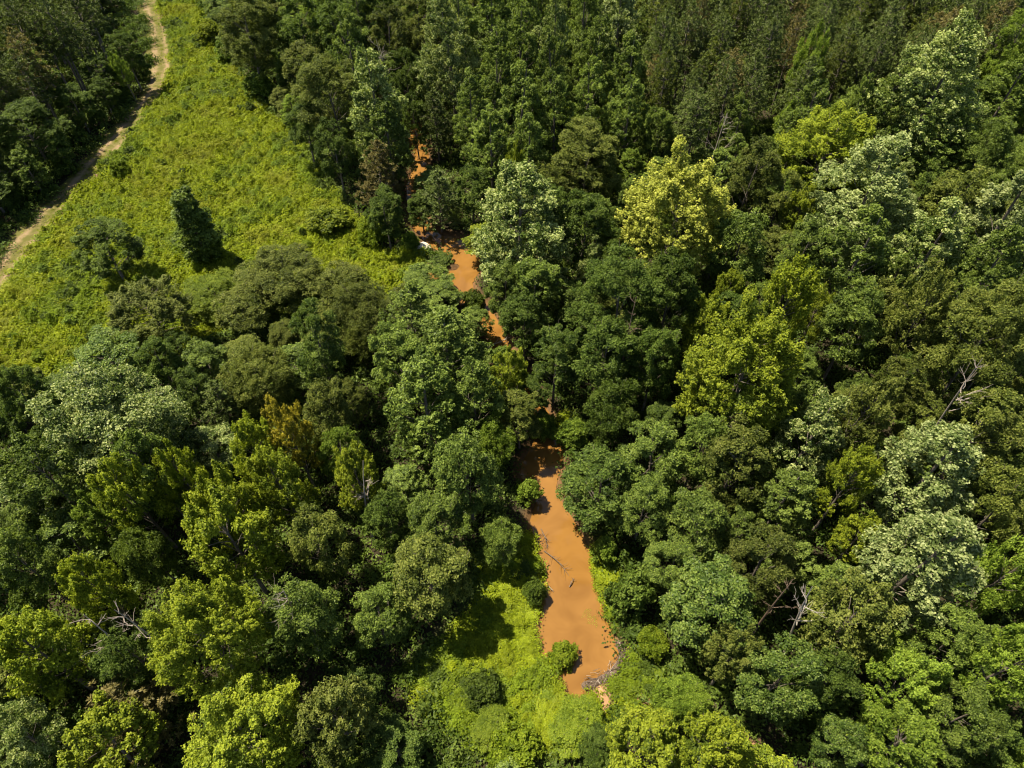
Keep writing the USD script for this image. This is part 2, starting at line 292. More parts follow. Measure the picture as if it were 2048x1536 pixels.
def shape_spiky(seed, R, H, nl, nsub, m, leaf, sub):
    rng = np.random.default_rng(seed)
    d = unit(fib(nl, -.6) + rng.normal(size=(nl, 3)) * .18); hz = .40 * H
    C = d * [R * .76, R * .76, hz * .80] * rng.uniform(.76, 1.06, (nl, 1)) * ragged(d, seed) + [0, 0, H - hz * 1.12]
    Rl = R * rng.uniform(.17, .30, (nl, 1)) * [1, 1, 1.25]
    out = unit(d * [1, 1, .6] + [0, 0, .7]); C, Rl, out = stray(rng, C, Rl, out, R, nl // 3)
    k = rng.choice(np.argsort(-C[:, 2])[:nl // 2], nl // 3); tip = C[k] + rng.normal(size=(len(k), 3)) * [.10 * R, .10 * R, .02 * R] + np.column_stack([np.zeros((len(k), 2)), Rl[k, 2] + .10 * R])
    C = np.vstack([C, tip]); Rl = np.vstack([Rl, np.tile([.05 * R, .05 * R, .22 * R], (len(k), 1))]); out = np.vstack([out, np.tile([0, 0, 1.0], (len(k), 1))])
    v, f, t = clumped(rng, C, Rl, out, nsub, m, sub, leaf, leaf * .62, elong=2.3, upb=.35, jit=.6)
    return (v, f, t), woody(rng, H, R, C, top=.85, limbs=26)
def shape_fine(seed, R, H, nl, nsub, m, leaf, sub):
    rng = np.random.default_rng(seed)
    d = unit(fib(nl, -.6) + rng.normal(size=(nl, 3)) * .25); hz = .44 * H
    C = d * [R * .78, R * .78, hz * .8] * rng.uniform(.62, 1.08, (nl, 1)) * ragged(d, seed, .6) + [0, 0, H - hz * 1.1]
    Rl = R * rng.uniform(.26, .40, (nl, 1)) * [1, 1, .55]
    v, f, t = clumped(rng, C, Rl, unit(d + [0, 0, .6]), nsub, m, sub, leaf, leaf * .5, elong=.85, upb=.5, jit=.75, droop=.10)
    return (v, f, t), woody(rng, H, R, C, limbs=20)
def shape_pine(seed, R, H, tiers, m, top=.98, crown=.62, cone=.8):
    rng = np.random.default_rng(seed); Ps, Ds, Ts, arms = [], [], [], []
    for k in range(tiers):
        f = k / (tiers - 1); z = H * (1 - crown + crown * f * .97); rad = R * (1 - f ** 1.25) ** cone + .12
        nb = 5 if f < .85 else 4
        for b in range(nb):
            a = b * 2 * np.pi / nb + k * 1.1 + rng.normal() * .25; ln = rad * rng.uniform(.7, 1.12); up = .25 + .55 * f
            tip = np.array([np.cos(a) * ln, np.sin(a) * ln, z + up * ln * .7]); base = np.array([0, 0, z - .1])
            if k % 2 == 0: arms.append(tube(curve(base, tip, rng, 3, .04), [.05, .03, .012], 4))
            nt = max(2, int(ln * 2.6))
            for s in np.linspace(.42, 1.0, nt):
                side = rng.normal(size=3) * .16 * ln * np.array([1, 1, .4])
                Ps.append(base + (tip - base) * s + side); Ds.append(unit(((tip - base) / ln + [0, 0, .55])[None])[0]); Ts.append(.40 + .22 * rng.normal() + .12 * s)
    Ps.append(np.array([0, 0, H])); Ds.append(np.array([0, 0, 1.0])); Ts.append(.6)
    Ps, Ds, Ts = np.array(Ps), np.array(Ds), np.array(Ts); n = len(Ps)
    dirs = unit(Ds[:, None] * .55 + sphere(rng, n, m) * .95); ln = rng.uniform(.26, .46, (n, m, 1)); w = .045
    A = np.repeat(Ps[:, None], m, 1); B = A + dirs * ln; s = unit(np.cross(dirs, rng.normal(size=dirs.shape))) * w
    v = np.stack([A, A + dirs * ln * .5 + s, B, A + dirs * ln * .5 - s], 2).reshape(-1, 3); b = np.arange(n * m)[:, None] * 4
    t = np.repeat(np.clip(Ts[:, None] + rng.normal(size=(n, m)) * .15, 0, 1).ravel(), 4)
    trunk = tube(curve([0, 0, -.4], [rng.normal() * .1, rng.normal() * .1, H * top], rng, 5, .005), np.linspace(.012 * H + .03, .02, 5), 6)
    return (v, np.vstack([b + [0, 1, 2], b + [0, 2, 3]]), t), merge([trunk] + arms)[:2]
def shape_tower(seed, R, H, nl, nsub, m, leaf, sub):
    """A trunk wrapped in climbing vines from the ground to the top."""
    rng = np.random.default_rng(seed)
    k = (np.arange(nl) + .5) / nl; a = np.arange(nl) * 2.39996; z = H * (.04 + .92 * k)
    prof = np.where(k < .3, .75 + .3 * rng.random(nl), (1.05 - (k - .3) * .95)) * rng.uniform(.75, 1.1, nl)
    C = np.stack([np.cos(a) * R * .6 * prof, np.sin(a) * R * .6 * prof, z], -1); Rl = (R * .42 * np.clip(prof, .4, 1.2))[:, None] * np.array([1, 1, 1.1])
    v, f, t = clumped(rng, C, Rl, unit(np.stack([np.cos(a), np.sin(a), .35 + 0 * a], -1)), nsub, m, sub, leaf, leaf * .8, upb=.4)
    return (v, f, t), woody(rng, H, R, C, top=.95, limbs=6)
def shape_shrub(seed, R, H, nl, nsub, m, leaf, sub, wid=.62):
    rng = np.random.default_rng(seed); d = unit(fib(nl, .0) + rng.normal(size=(nl, 3)) * .15)
    C = d * [R * .62, R * .62, H * .55] * rng.uniform(.7, 1.12, (nl, 1)) + [0, 0, H * .25]; C[:, 2] = np.maximum(C[:, 2], .25)
    Rl = np.minimum(R, H) * rng.uniform(.28, .44, (nl, 1)) * [1, 1, .9]
    v, f, t = clumped(rng, C, Rl, unit(d + [0, 0, .5]), nsub, m, sub, leaf, leaf * wid)
    stems = [tube(curve([x * .06 * R for x in rng.normal(size=2)] + [-.2], c, rng, 4, .1), np.linspace(.05, .012, 4), 4) for c in C[:8]]
    return (v, f, t), merge(stems)[:2]

SHAPES = {}     # kind -> list of (path of the class prim, nominal radius, nominal height)
UsdGeom.Scope.Define(stage, '/World/tree_shapes').GetPrim().SetSpecifier(Sdf.SpecifierClass)
def add_shape(kind, R, H, crown, wood, crown_name='crown', wood_name='trunk', bark='bark'):
    lst = SHAPES.setdefault(kind, []); path = f'/World/tree_shapes/{kind}_{len(lst):03d}'
    stage.DefinePrim(path, 'Xform')
    put_mesh(f'{path}/{crown_name}', crown[0], crown[1], tone=crown[2])
    put_mesh(f'{path}/{wood_name}', wood[0], wood[1], bark, smooth=True)
    lst.append((path, R, H))
for s in range(5): add_shape('broad', 6.0, 19, *shape_broad(100 + s, 5.5, 19, 48, 24, 42, .215, .52))
for s in range(4): add_shape('broad', 3.7, 13, *shape_broad(110 + s, 3.4, 13, 30, 18, 36, .20, .40))
for s in range(4): add_shape('poplar', 5.6, 22, *shape_poplar(200 + s, 5.2, 22, 76, 14, 40, .225, .50))
for s in range(3): add_shape('poplar', 3.5, 17, *shape_poplar(210 + s, 3.2, 17, 50, 11, 34, .21, .40))
for s in range(4): add_shape('spiky', 5.4, 20, *shape_spiky(300 + s, 5.0, 20, 60, 16, 38, .20, .42))
for s in range(3): add_shape('spiky', 3.3, 13, *shape_spiky(310 + s, 3.0, 13, 34, 13, 34, .19, .34))
for s in range(3): add_shape('fine', 5.4, 13, *shape_fine(400 + s, 5.0, 13, 60, 24, 38, .21, .46))
for s in range(2): add_shape('fine', 3.0, 8, *shape_fine(410 + s, 2.8, 8, 36, 17, 34, .19, .36))
for s in range(5): add_shape('pine', 2.6, 16, *shape_pine(500 + s, 2.6, 16, 15, 18, crown=.52, cone=.62))
for s in range(3): add_shape('cedar', 3.0, 14, *shape_pine(520 + s, 3.0, 14, 22, 30, crown=.85, cone=.65))
for s in range(2): add_shape('tower', 2.4, 12, *shape_tower(600 + s, 2.4, 12, 40, 12, 40, .27, .45))
for s in range(3): add_shape('shrub', 2.0, 2.6, *shape_shrub(700 + s, 2.0, 2.6, 18, 10, 44, .22, .36), wood_name='stem')
for s in range(2): add_shape('sprig', 1.0, 1.8, *shape_shrub(720 + s, 1.0, 1.8, 9, 7, 22, .20, .24), wood_name='stem')

KIND_NAME = {'broad': 'broadleaf_tree', 'poplar': 'poplar_tree', 'spiky': 'leafy_tree', 'fine': 'feathery_tree', 'pine': 'pine_tree', 'cedar': 'cedar_tree', 'tower': 'vine_covered_tree', 'shrub': 'shrub', 'sprig': 'weed_clump'}
KIND_CAT = {'pine': 'pine tree', 'cedar': 'conifer', 'shrub': 'shrub', 'sprig': 'plant'}
MIDZ = {'broad': .62, 'poplar': .58, 'spiky': .62, 'fine': .58, 'pine': .70, 'cedar': .55, 'tower': .5, 'shrub': .5, 'sprig': .5}
rngp = np.random.default_rng(7)
PLACED = []   # x, y, r, H, kind, tone
def plant(kind, tone, x, y, r, H, label, group=None):
    opts = SHAPES[kind]; near = min(abs(math.log(r / o[1])) for o in opts)
    opts = [o for o in opts if abs(math.log(r / o[1])) < near + .05]
    path, R0, H0 = opts[int(rngp.integers(len(opts)))]
    p = UsdGeom.Xform.Define(stage, '/World/' + numbered(KIND_NAME[kind])); prim = p.GetPrim()
    z = float(height([x], [y])[0])
    p.AddTranslateOp().Set(Gf.Vec3d(x, y, z))
    p.AddRotateXYZOp().Set(Gf.Vec3f(*(rngp.normal(size=2) * 2.0), float(rngp.uniform(0, 360))))
    e = rngp.uniform(.93, 1.07)
    p.AddScaleOp().Set(Gf.Vec3f(r / R0 * e, r / R0 / e, H / H0))
    prim.GetReferences().AddInternalReference(path); prim.SetInstanceable(True)
    bind(prim, 'leaf_' + tone)
    tag(prim, label, KIND_CAT.get(kind, 'tree'), group)
    PLACED.append((x, y, r, H, kind, tone)); return prim
def hero(kind, tone, u, v, w, H, label, group=None):
    x, y, dep = px(u, v, H * MIDZ[kind])
    return plant(kind, tone, x, y, w / 2 * dep / F, H, label, group)
# ------------------------------------------------------------------ the trees that stand out: kind, leaf tone, u, v, crown width, height, label
HEROES = [
# around the meadow
('tower','mid',388,452,84,11,'narrow leaning tree wrapped in vines standing alone in the bright meadow'),
('broad','meadow_dark',212,492,140,9.5,'round dark green tree alone in the meadow between the track and the vine-wrapped tree'),
('shrub','lime',655,436,92,3.2,'low yellow-green thicket at the meadow edge left of the dark trees'),
('shrub','meadow_green',236,335,40,2.4,'small bushy clump beside the mown track in the meadow'),
('shrub','lime',420,62,60,4,'yellow-green bushes at the far right edge of the meadow'),
('shrub','fresh',455,95,60,4,'bright bush between the far meadow and the tall olive tree'),
('sprig','fresh',556,128,44,6,'slim pale sapling rising at the forest edge beside the far meadow'),
('shrub','fresh',520,172,70,3.5,'low bushes at the foot of the slim pale sapling'),
('broad','dusky',492,62,130,17,'tall dark olive tree at the far right edge of the meadow'),
('broad','olive',612,132,105,13,'rounded olive tree just behind the slim pale sapling'),
('broad','dusky',668,195,150,17,'big brownish-olive round tree overlooking the meadow from its right edge'),
('broad','deep',610,250,85,11,'dark tree on the meadow edge below the big brownish-olive one'),
('broad','deep',670,300,85,12,'dark shaded tree between the meadow and the tall pale poplar'),
('fine','olive',510,8,110,16,'soft olive tree cut by the top edge behind the dark olive tree'),
# woods left of the track
('broad','deep',56,256,140,11,'large dark round tree at the edge of the left pine wood'),
('broad','fresh',8,75,70,16,'light green tree among the dark pines at the left picture edge'),
('broad','mid',62,148,95,15,'mid green leafy tree poking out of the left pine wood'),
('poplar','mid',-15,322,76,9,'green leafy tree at the left picture edge above the shaded track'),
('poplar','mid',52,330,66,8,'light-tipped tree on the wood edge nearest the bend of the track'),
('broad','deep',-25,375,100,7,'dark tree on the left picture edge above where the track leaves the picture'),
('broad','deep',150,208,80,8,'dark tree on the shaded wood edge beside the middle of the track'),
('broad','deep',252,105,70,11,'dark leafy tree leaning over the far end of the track'),
('spiky','fresh',245,138,40,9,'slim light green tree on the wood edge by the far track'),
('broad','deep',198,152,70,9,'dark tree behind the slim light green one left of the track'),
('broad','deep',206,188,60,7,'small dark tree hanging over the track shadow'),
('broad','deep',112,292,56,7,'small dark tree at the track edge below the large dark round tree'),
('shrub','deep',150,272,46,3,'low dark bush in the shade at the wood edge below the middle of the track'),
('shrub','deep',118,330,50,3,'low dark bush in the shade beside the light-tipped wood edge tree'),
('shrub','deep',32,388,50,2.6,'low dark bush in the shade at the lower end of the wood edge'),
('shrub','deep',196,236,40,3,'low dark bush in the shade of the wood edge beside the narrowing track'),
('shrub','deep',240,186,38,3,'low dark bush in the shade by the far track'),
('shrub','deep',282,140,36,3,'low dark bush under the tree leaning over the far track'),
# back woods between meadow and pines
('broad','deep',600,45,100,17,'dark green tree near the top edge right of the far meadow'),
('broad','deep',690,60,110,18,'dark tree near the top edge left of the yellowish-olive tree'),
('broad','olive',838,52,95,16,'yellowish-olive tree near the top edge left of the pale poplars'),
('broad','dusky',772,80,95,16,'brown-green tree beside the yellowish-olive one at the back'),
('broad','deep',722,22,90,17,'dark tree cut by the top edge above the brown-green tree'),
('broad','mid',880,15,80,17,'mid green tree cut by the top edge above the pale-topped poplar'),
('broad','deep',815,140,75,15,'dark rounded tree between the grey snag and the big pale poplar'),
('poplar','pale',905,118,130,21,'big pale green poplar standing at the back right of the creek'),
('poplar','pale',922,48,50,20,'narrow pale-topped poplar behind the big pale poplar'),
('poplar','pale',752,215,115,21,'tall pale green poplar left of the far creek'),
('poplar','mid',775,285,100,15,'leafy green tree overhanging the far creek from the left'),
('poplar','mid',700,120,85,18,'mid green pointed tree behind the brownish-olive meadow tree'),
('poplar','mid',985,62,95,19,'green pointed tree near the top edge right of the narrow poplar'),
('poplar','mid',1052,38,85,20,'green tree cut by the top edge above the dense poplar stand'),
('poplar','pale',1108,92,70,20,'silver-tipped narrow poplar in the middle of the back stand'),
('poplar','cream',1235,62,100,20,'white-topped poplar at the left edge of the pine plantation'),
('poplar','mid',1172,45,75,20,'green poplar between the silver-tipped and white-topped poplars'),
('poplar','mid',1185,130,85,19,'dense green poplar below the white-topped one'),
('poplar','mid',1045,118,85,19,'dense green tree at the centre of the back poplar stand'),
('poplar','mid',1000,160,90,18,'mid green tree right of the big pale poplar'),
('poplar','mid',1110,170,80,18,'mid green tree below the silver-tipped poplar'),
('poplar','mid',1255,165,85,18,'green poplar at the foot of the plantation edge'),
('poplar','mid',945,240,85,16,'light-tipped tree right of the dark conifer by the far creek'),
('poplar','mid',1030,235,110,18,'broad pointed green tree above the pale poplar of the creek bend'),
('poplar','mid',1112,245,90,17,'green tree just above the rounded olive-yellow tree'),
('poplar','mid',1185,215,85,17,'green tree between the plantation and the rounded olive-yellow tree'),
('poplar','mid',1255,240,90,16,'green tree at the near left corner of the pine plantation'),
('poplar','mid',985,300,95,15,'green tree left of the rounded olive-yellow tree and right of the creek'),
('poplar','mid',1060,310,85,15,'green tree touching the rounded olive-yellow tree on its left'),
('broad','mid',1320,265,70,13,'small green tree in front of the nearest plantation pines'),
# the upper creek
('cedar','pine',872,242,76,12,'dark conifer standing right over the far creek'),
('cedar','pine',878,395,95,10,'dense dark conifer on the right bank above the middle pool'),
('broad','deep',945,375,80,10,'dark tree between the dense conifer and the pale poplar of the creek bend'),
('cedar','rust',752,350,90,11,'brownish conifer on the left bank of the far creek'),
('broad','deep',770,425,85,10,'dark shaded tree on the left bank above the middle pool'),
('shrub','meadow_green',745,460,70,4,'bright leafy bush between the meadow and the shaded left bank'),
('shrub','fresh',820,480,40,2.2,'bright bush on the left bank beside the pale boulder'),
('shrub','meadow_dark',884,516,46,.9,'dense green bush on the bank between the two middle pools'),
('poplar','pale',1042,445,215,19,'large pale poplar overhanging the middle pools from the right'),
('spiky','lime',1030,372,55,15,'yellow-green sprout of a tree behind the top of the large pale poplar'),
('broad','olive',1172,330,150,15,'rounded olive-yellow tree behind the bright yellow tree'),
('broad','deep',1165,455,125,15,'dark green tree between the large pale poplar and the bright yellow tree'),
('spiky','yellow',1348,425,235,19,'bright yellow tree of upright sprays right of centre'),
('broad','mid',1010,572,90,11,'dark mid green tree leaning over the creek right of the lower pool'),
('broad','mid',1065,570,110,13,'glossy green tree below the large pale poplar'),
('broad','deep',1058,792,80,8,'dark tree over the hidden creek right of the small yellow tree'),
('shrub','fresh',1088,842,60,3.5,'bright bush hiding the creek just above the head of the long pond'),
('broad','mid',955,640,60,5,'small green tree on the left bank below the lower pool'),
('shrub','meadow_dark',946,592,52,3,'small bush over the thin channel below the lower pool'),
('shrub','lime',1024,764,70,4.5,'yellowish bush closing the gap over the hidden creek'),
('shrub','meadow_dark',834,398,44,3,'small bush on the left edge of the shaded far creek'),
('broad','deep',842,408,60,7,'small dark tree closing over the far creek above the middle pool'),
('broad','deep',828,225,60,12,'dark slim tree standing over the very far end of the creek'),
('shrub','deep',1008,712,70,3.5,'dark bush at the lower end of the shaded creek bend'),
('broad','deep',1050,640,110,11,'dark tree shading the creek bend from the right'),
# right: below the plantation
('spiky','fresh',1607,140,78,19,'light green pointed tree rising out of the pine plantation'),
('poplar','pale',1862,175,190,24,'huge round pale poplar in front of the plantation at the right'),
('poplar','mid',1770,230,110,17,'green tree against the left flank of the huge pale poplar'),
('poplar','mid',1880,285,140,14,'dark green lower tree under the huge pale poplar'),
('poplar','mid',1600,240,105,17,'mid green poplar below the light green pointed tree'),
('poplar','mid',1698,222,58,16,'narrow pointed green tree left of the huge pale poplar'),
('broad','fresh',2025,95,80,18,'yellowish green tree on the right edge beside the plantation'),
('poplar','mid',2010,190,100,16,'green tree on the right edge beside the huge pale poplar'),
('fine','mid',1968,295,150,15,'soft grey-green feathery tree at the right edge below the huge pale poplar'),
('spiky','lime',1650,300,195,16,'broad yellow-green tree below the mid green poplars'),
('broad','dusky',1500,360,110,16,'brownish flowering tree just right of the bright yellow tree'),
('poplar','mid',1475,262,70,14,'small green tree at the foot of the plantation above the brownish tree'),
('poplar','cream',1722,410,215,19,'large cream-flecked tree below the broad yellow-green tree'),
('broad','olive',1905,405,130,15,'olive tree between the cream-flecked tree and the right edge'),
('poplar','cream',2010,440,150,19,'cream-flecked poplar at the right picture edge'),
('broad','olive',1560,400,95,14,'olive-green tree left of the large cream-flecked tree'),
('spiky','lime',1600,440,80,12,'small yellow-green tree at the foot of the large cream-flecked tree'),
('broad','mid',1480,500,130,15,'mid green tree below the brownish flowering tree'),
('broad','mid',1600,510,110,14,'mid green tree above the yellow-green cone'),
('poplar','mid',1700,530,140,18,'glossy green tree below the large cream-flecked tree'),
('poplar','pale',1850,500,130,18,'pale-leaved green tree between the cream-flecked trees'),
('poplar','mid',1960,560,120,18,'pale-tipped green tree at the right edge above the glossy oak'),
# left middle
('spiky','olive',300,615,165,10,'olive-yellow ragged tree at the lower edge of the meadow'),
('fine','meadow_green',425,585,140,5,'vine-smothered thicket below the vine-wrapped meadow tree'),
('fine','olive',565,545,185,8,'broad fine-leaved olive tree at the lower right edge of the meadow'),
('fine','olive',480,610,120,7,'fine-leaved olive tree left of the broad one'),
('broad','blue',632,685,112,16,'bluish-green tree hung with vines left of centre'),
('fine','olive',515,755,160,10,'rounded fine-leaved olive tree left of the bluish vine-hung tree'),
('broad','blue',218,712,145,9,'dark bluish rounded tree at the bottom of the meadow'),
('broad','deep',35,790,110,13,'dark tree on the left edge below the meadow'),
('broad','deep',320,725,90,9,'dark tree beside the dark bluish rounded one'),
('broad','blue',392,790,85,10,'dark bluish tree right of the huge silver-flecked tree'),
('broad','pale',225,850,270,17,'huge silver-flecked tree at the left below the meadow'),
('broad','mid',95,960,170,15,'green tree joined to the left of the huge silver-flecked tree'),
('broad','mid',310,950,130,15,'green tree on the right flank of the huge silver-flecked tree'),
('cedar','pine',448,815,95,9,'soft olive conifer in a gap right of the dark bluish tree'),
('spiky','orange',592,880,105,15,'orange-tinged tree left of centre'),
('broad','olive',655,825,115,12,'dark olive tree below the bluish vine-hung tree'),
('spiky','lime',505,905,110,14,'yellow-green tree left of the orange-tinged one'),
('spiky','lime',275,1000,130,15,'yellow-green tree in front of the huge silver-flecked tree'),
('spiky','lime',375,965,95,14,'yellow-green tree between the silver-flecked and orange-tinged trees'),
('spiky','lime',460,1010,130,15,'yellow-green tree at the centre of the left yellow-green stand'),
('spiky','lime',575,985,125,14,'yellow-green tree straight below the orange-tinged one'),
('broad','fresh',690,900,95,11,'fresh green tree with pale twigs right of the orange-tinged tree'),
('spiky','lime',722,965,110,12,'yellow-green tree beside a bare pale twig left of the creek'),
# centre
('fine','dusky',725,620,140,10,'brownish-olive tree between the bluish vine-hung tree and the creek'),
('fine','olive',690,560,110,7,'fine olive tree at the lower right corner of the meadow'),
('poplar','mid',822,640,125,12,'silver-tipped green tree just below the lower pool'),
('poplar','mid',890,700,160,14,'green tree left of the shaded creek bend'),
('broad','mid',790,720,130,13,'green tree left of centre between the olive trees and the creek'),
('poplar','mid',850,810,160,15,'big green tree at the very middle left of the hidden creek'),
('poplar','mid',945,800,120,14,'dense green tree left of the yellow one by the hidden creek'),
('spiky','lime',1018,748,88,10,'small yellow tree over the hidden part of the creek'),
('broad','olive',1040,835,95,9,'olive-green tree just above the top of the long pond'),
('fine','fresh',985,890,90,9,'soft green tree left of the top of the long pond'),
('broad','mid',938,945,158,14,'spreading green tree left of the long pond'),
('broad','deep',1240,600,190,18,'very large dark green oak below the bright yellow tree'),
('broad','deep',1340,590,130,17,'dark oak with a bare grey limb right of the very large one'),
('broad','blue',1112,720,100,12,'bluish dark tree right of the shaded creek bend'),
('broad','deep',1205,715,140,14,'dark green tree below the very large oak'),
('broad','deep',1310,720,110,14,'dark tree between the oaks and the big yellow-green tree'),
('fine','deep',1225,815,115,11,'dark fine-leaved tree above the head of the long pond'),
('broad','deep',1200,965,172,10,'big dense dark tree overhanging the long pond from the right'),
('broad','mid',1310,920,150,12,'mid green tree right of the big dense dark one'),
('broad','mid',1290,1010,120,11,'green tree behind the right bank of the long pond'),
('shrub','fresh',1150,862,70,3,'bright bush at the head of the long pond'),
# right middle
('spiky','lime',1488,745,255,20,'big yellow-green tree right of centre with upright tips'),
('spiky','lime',1572,610,128,18,'yellow-green cone-shaped tree behind the big yellow-green one'),
('broad','mid',1705,650,135,15,'green spreading tree over a dark gap right of the yellow-green cone'),
('spiky','olive',1845,635,115,18,'olive-yellow pointed tree left of the glossy oak'),
('broad','olive',1955,700,200,19,'glossy olive oak with bare pale limbs at the right edge'),
('broad','olive',1965,860,160,17,'olive tree below the glossy oak at the right edge'),
('spiky','olive',1710,825,125,16,'olive tree with two pointed tips beside the darkest gap at the right'),
('poplar','pale',1615,890,150,15,'silver-flecked poplar below the big yellow-green tree'),
('broad','olive',1470,930,150,14,'olive-green tree in front of the big yellow-green tree'),
('broad','mid',1400,890,110,13,'green tree against the lower left of the big yellow-green tree'),
('spiky','lime',1690,970,105,14,'yellow-green cone in front of the silver-flecked poplar'),
('poplar','cream',1855,940,190,18,'cream-flecked poplar right of the yellow-green cone'),
('poplar','cream',1845,1110,210,18,'largest cream-flecked poplar in the lower right'),
('broad','olive',1790,780,100,13,'shaded olive tree left of the glossy oak'),
('broad','olive',2000,1010,130,16,'olive tree on the right edge beside the cream-flecked poplar'),
('poplar','mid',1560,1000,130,13,'green tree below the silver-flecked poplar'),
# lower right
('broad','mid',1352,1120,120,9,'round green tree between the right bank and the light green dome'),
('broad','blue',1420,1200,190,12,'light green dome-shaped tree right of the long pond'),
('broad','dusky',1525,1120,150,13,'dark greyish tree beside a dead branch in the lower right'),
('broad','mid',1400,1050,150,12,'green tree right of the big dense dark pondside tree'),
('shrub','deep',1264,1180,100,5,'dark shrub on the right bank of the long pond'),
('shrub','fresh',1210,1100,60,3,'bright bush at the waters edge below the overhanging dark tree'),
('shrub','meadow_green',1305,1285,70,2.5,'bright green bush below the dark right bank shrub'),
('spiky','olive',1690,1235,190,14,'ragged olive tree with pale leaning branches in the lower right'),
('broad','blue',1560,1345,170,13,'rounded light green tree left of the ragged olive one'),
('spiky','olive',1462,1315,115,11,'brownish-green tree below the light green dome'),
('broad','deep',1665,1370,130,12,'dark tree below the ragged olive tree'),
('spiky','fresh',1985,1150,130,16,'yellowish green tree on the right edge below the cream-flecked poplars'),
('spiky','fresh',2010,1330,140,15,'bright green tree at the right edge in the lower corner'),
('broad','mid',1895,1290,130,12,'green tree below the largest cream-flecked poplar'),
('spiky','fresh',1810,1370,150,12,'fresh green tree near the bottom right corner'),
('broad','mid',1920,1430,150,12,'green tree in the bottom right corner'),
('spiky','fresh',1790,1490,170,11,'green tree cut by the bottom edge at the right'),
('broad','blue',1680,1480,110,9,'small pale green tree near the bottom edge at the right'),
('spiky','lime',1425,1500,160,11,'bright yellow-green tree at the bottom edge left of a bare soil patch'),
('spiky','lime',1290,1490,170,9,'yellow-green tree at the bottom edge below the long pond'),
('fine','fresh',1380,1400,110,7,'soft green tree between the dam and the rounded light green tree'),
('fine','meadow_green',1155,1462,125,3,'wide green low thicket at the outlet below the long pond'),
('fine','deep',1205,1490,90,5,'dark thicket at the bottom edge below the dam'),
# lower left
('broad','mid',60,1140,130,14,'green tree at the left edge in the shaded lower woods'),
('spiky','lime',195,1175,120,14,'light yellow-green tree with bare twigs at its foot in the lower left'),
('fine','mid',300,1100,110,12,'dark fine-leaved tree between two yellow-green trees in the lower left'),
('spiky','lime',80,1310,170,14,'yellow-green tree on the left edge in the lower left'),
('spiky','lime',465,1085,190,16,'large yellow-green tree at the middle of the lower left'),
('spiky','lime',405,1270,230,16,'largest yellow-green tree in the lower left'),
('broad','olive',640,1085,130,13,'olive tree right of the large yellow-green one'),
('broad','mid',605,1230,155,13,'green tree with bare twigs below the olive tree'),
('broad','deep',250,1320,130,10,'dark shaded tree below the pale snag in the lower left'),
('cedar','rust',250,1430,165,9,'brown-olive conifer near the bottom left'),
('broad','pale',40,1470,140,12,'dark silver-flecked tree in the bottom left corner'),
('spiky','lime',220,1510,190,11,'yellow-green tree cut by the bottom edge at the left'),
('spiky','lime',490,1480,250,12,'broad yellow-green tree at the bottom edge left of centre'),
('spiky','olive',665,1430,170,12,'olive tree near the bottom edge casting a shadow on the glade'),
('broad','olive',855,1140,180,12,'yellow-olive tree casting its shadow on the bright glade'),
('broad','mid',752,1235,125,10,'dark green tree below the yellow-olive one by the glade'),
('broad','mid',870,1040,130,11,'green tree behind the yellow-olive one'),
('fine','mid',1005,1080,95,8,'dark fine-leaved tree at the left bank of the long pond'),
('broad','deep',775,1040,110,10,'dark tree in the hollow left of the green tree by the glade'),
('broad','deep',708,1378,105,7,'shaded tree below the glade shadow'),
('broad','deep',790,1490,130,6,'dark tree at the bottom edge left of the glade'),
('shrub','meadow_dark',1068,1180,52,2.2,'dark bush on the left bank beside the long pond'),
('shrub','meadow_green',1128,1303,66,2.3,'round bush standing in the water of the long pond'),
('shrub','meadow_dark',968,1378,85,2.5,'dark green bush in the middle of the bright glade'),
('fine','meadow_green',985,1462,90,2.6,'low soft green thicket at the bottom of the glade'),
('shrub','meadow_green',1030,1500,110,3,'green bush at the bottom edge below the glade'),
('shrub','fresh',1058,982,56,2.8,'bright bush in the neck between the two reaches of the long pond'),
]
for row in HEROES: hero(*row)
HERO_XY = np.array([[p[0], p[1], p[2], p[3]] for p in PLACED]); HERO_KT = [(p[4], p[5]) for p in PLACED]

# ------------------------------------------------------------------ pines: the plantation at the back right, and the wood left of the track
PLANT = gpoly([(1262,-60),(1290,60),(1300,180),(1330,265),(1420,280),(1530,262),(1560,215),(1680,200),(1760,180),(1960,160),(2000,120),(2010,40),(2110,-60)], 9.0)
PINEWOOD = gpoly([(-140,-80),(285,-80),(290,20),(262,70),(200,110),(150,160),(60,190),(-60,330),(-200,420)], 9.0)
def scatter(poly, step, rng, jitter=.32):
    x0, y0, x1, y1 = poly.bounds; xs, ys = np.meshgrid(np.arange(x0, x1, step), np.arange(y0, y1, step * .87)); xs = xs + (np.arange(len(xs)) % 2)[:, None] * step / 2
    p = np.stack([xs.ravel(), ys.ravel()], -1) + rng.normal(size=(xs.size, 2)) * step * jitter
    return p[shapely.contains_xy(poly, p[:, 0], p[:, 1])]
def clear_of(p, r, k=.75, own=.35):
    d = np.hypot(HERO_XY[:, 0] - p[0], HERO_XY[:, 1] - p[1]); return (d > HERO_XY[:, 2] * k + r * own).all()
def in_view(x, y, z, m=0):
    u, v, d = project([x, y, z]); return -m < u < 2048 + m and -m < v < 1536 + m
STOP = set('the a of and in at by to on with between its from under above below beside left right into over just near behind right, dark pale straight leaf large big light yellow-green olive green bright'.split())
SAID = set()
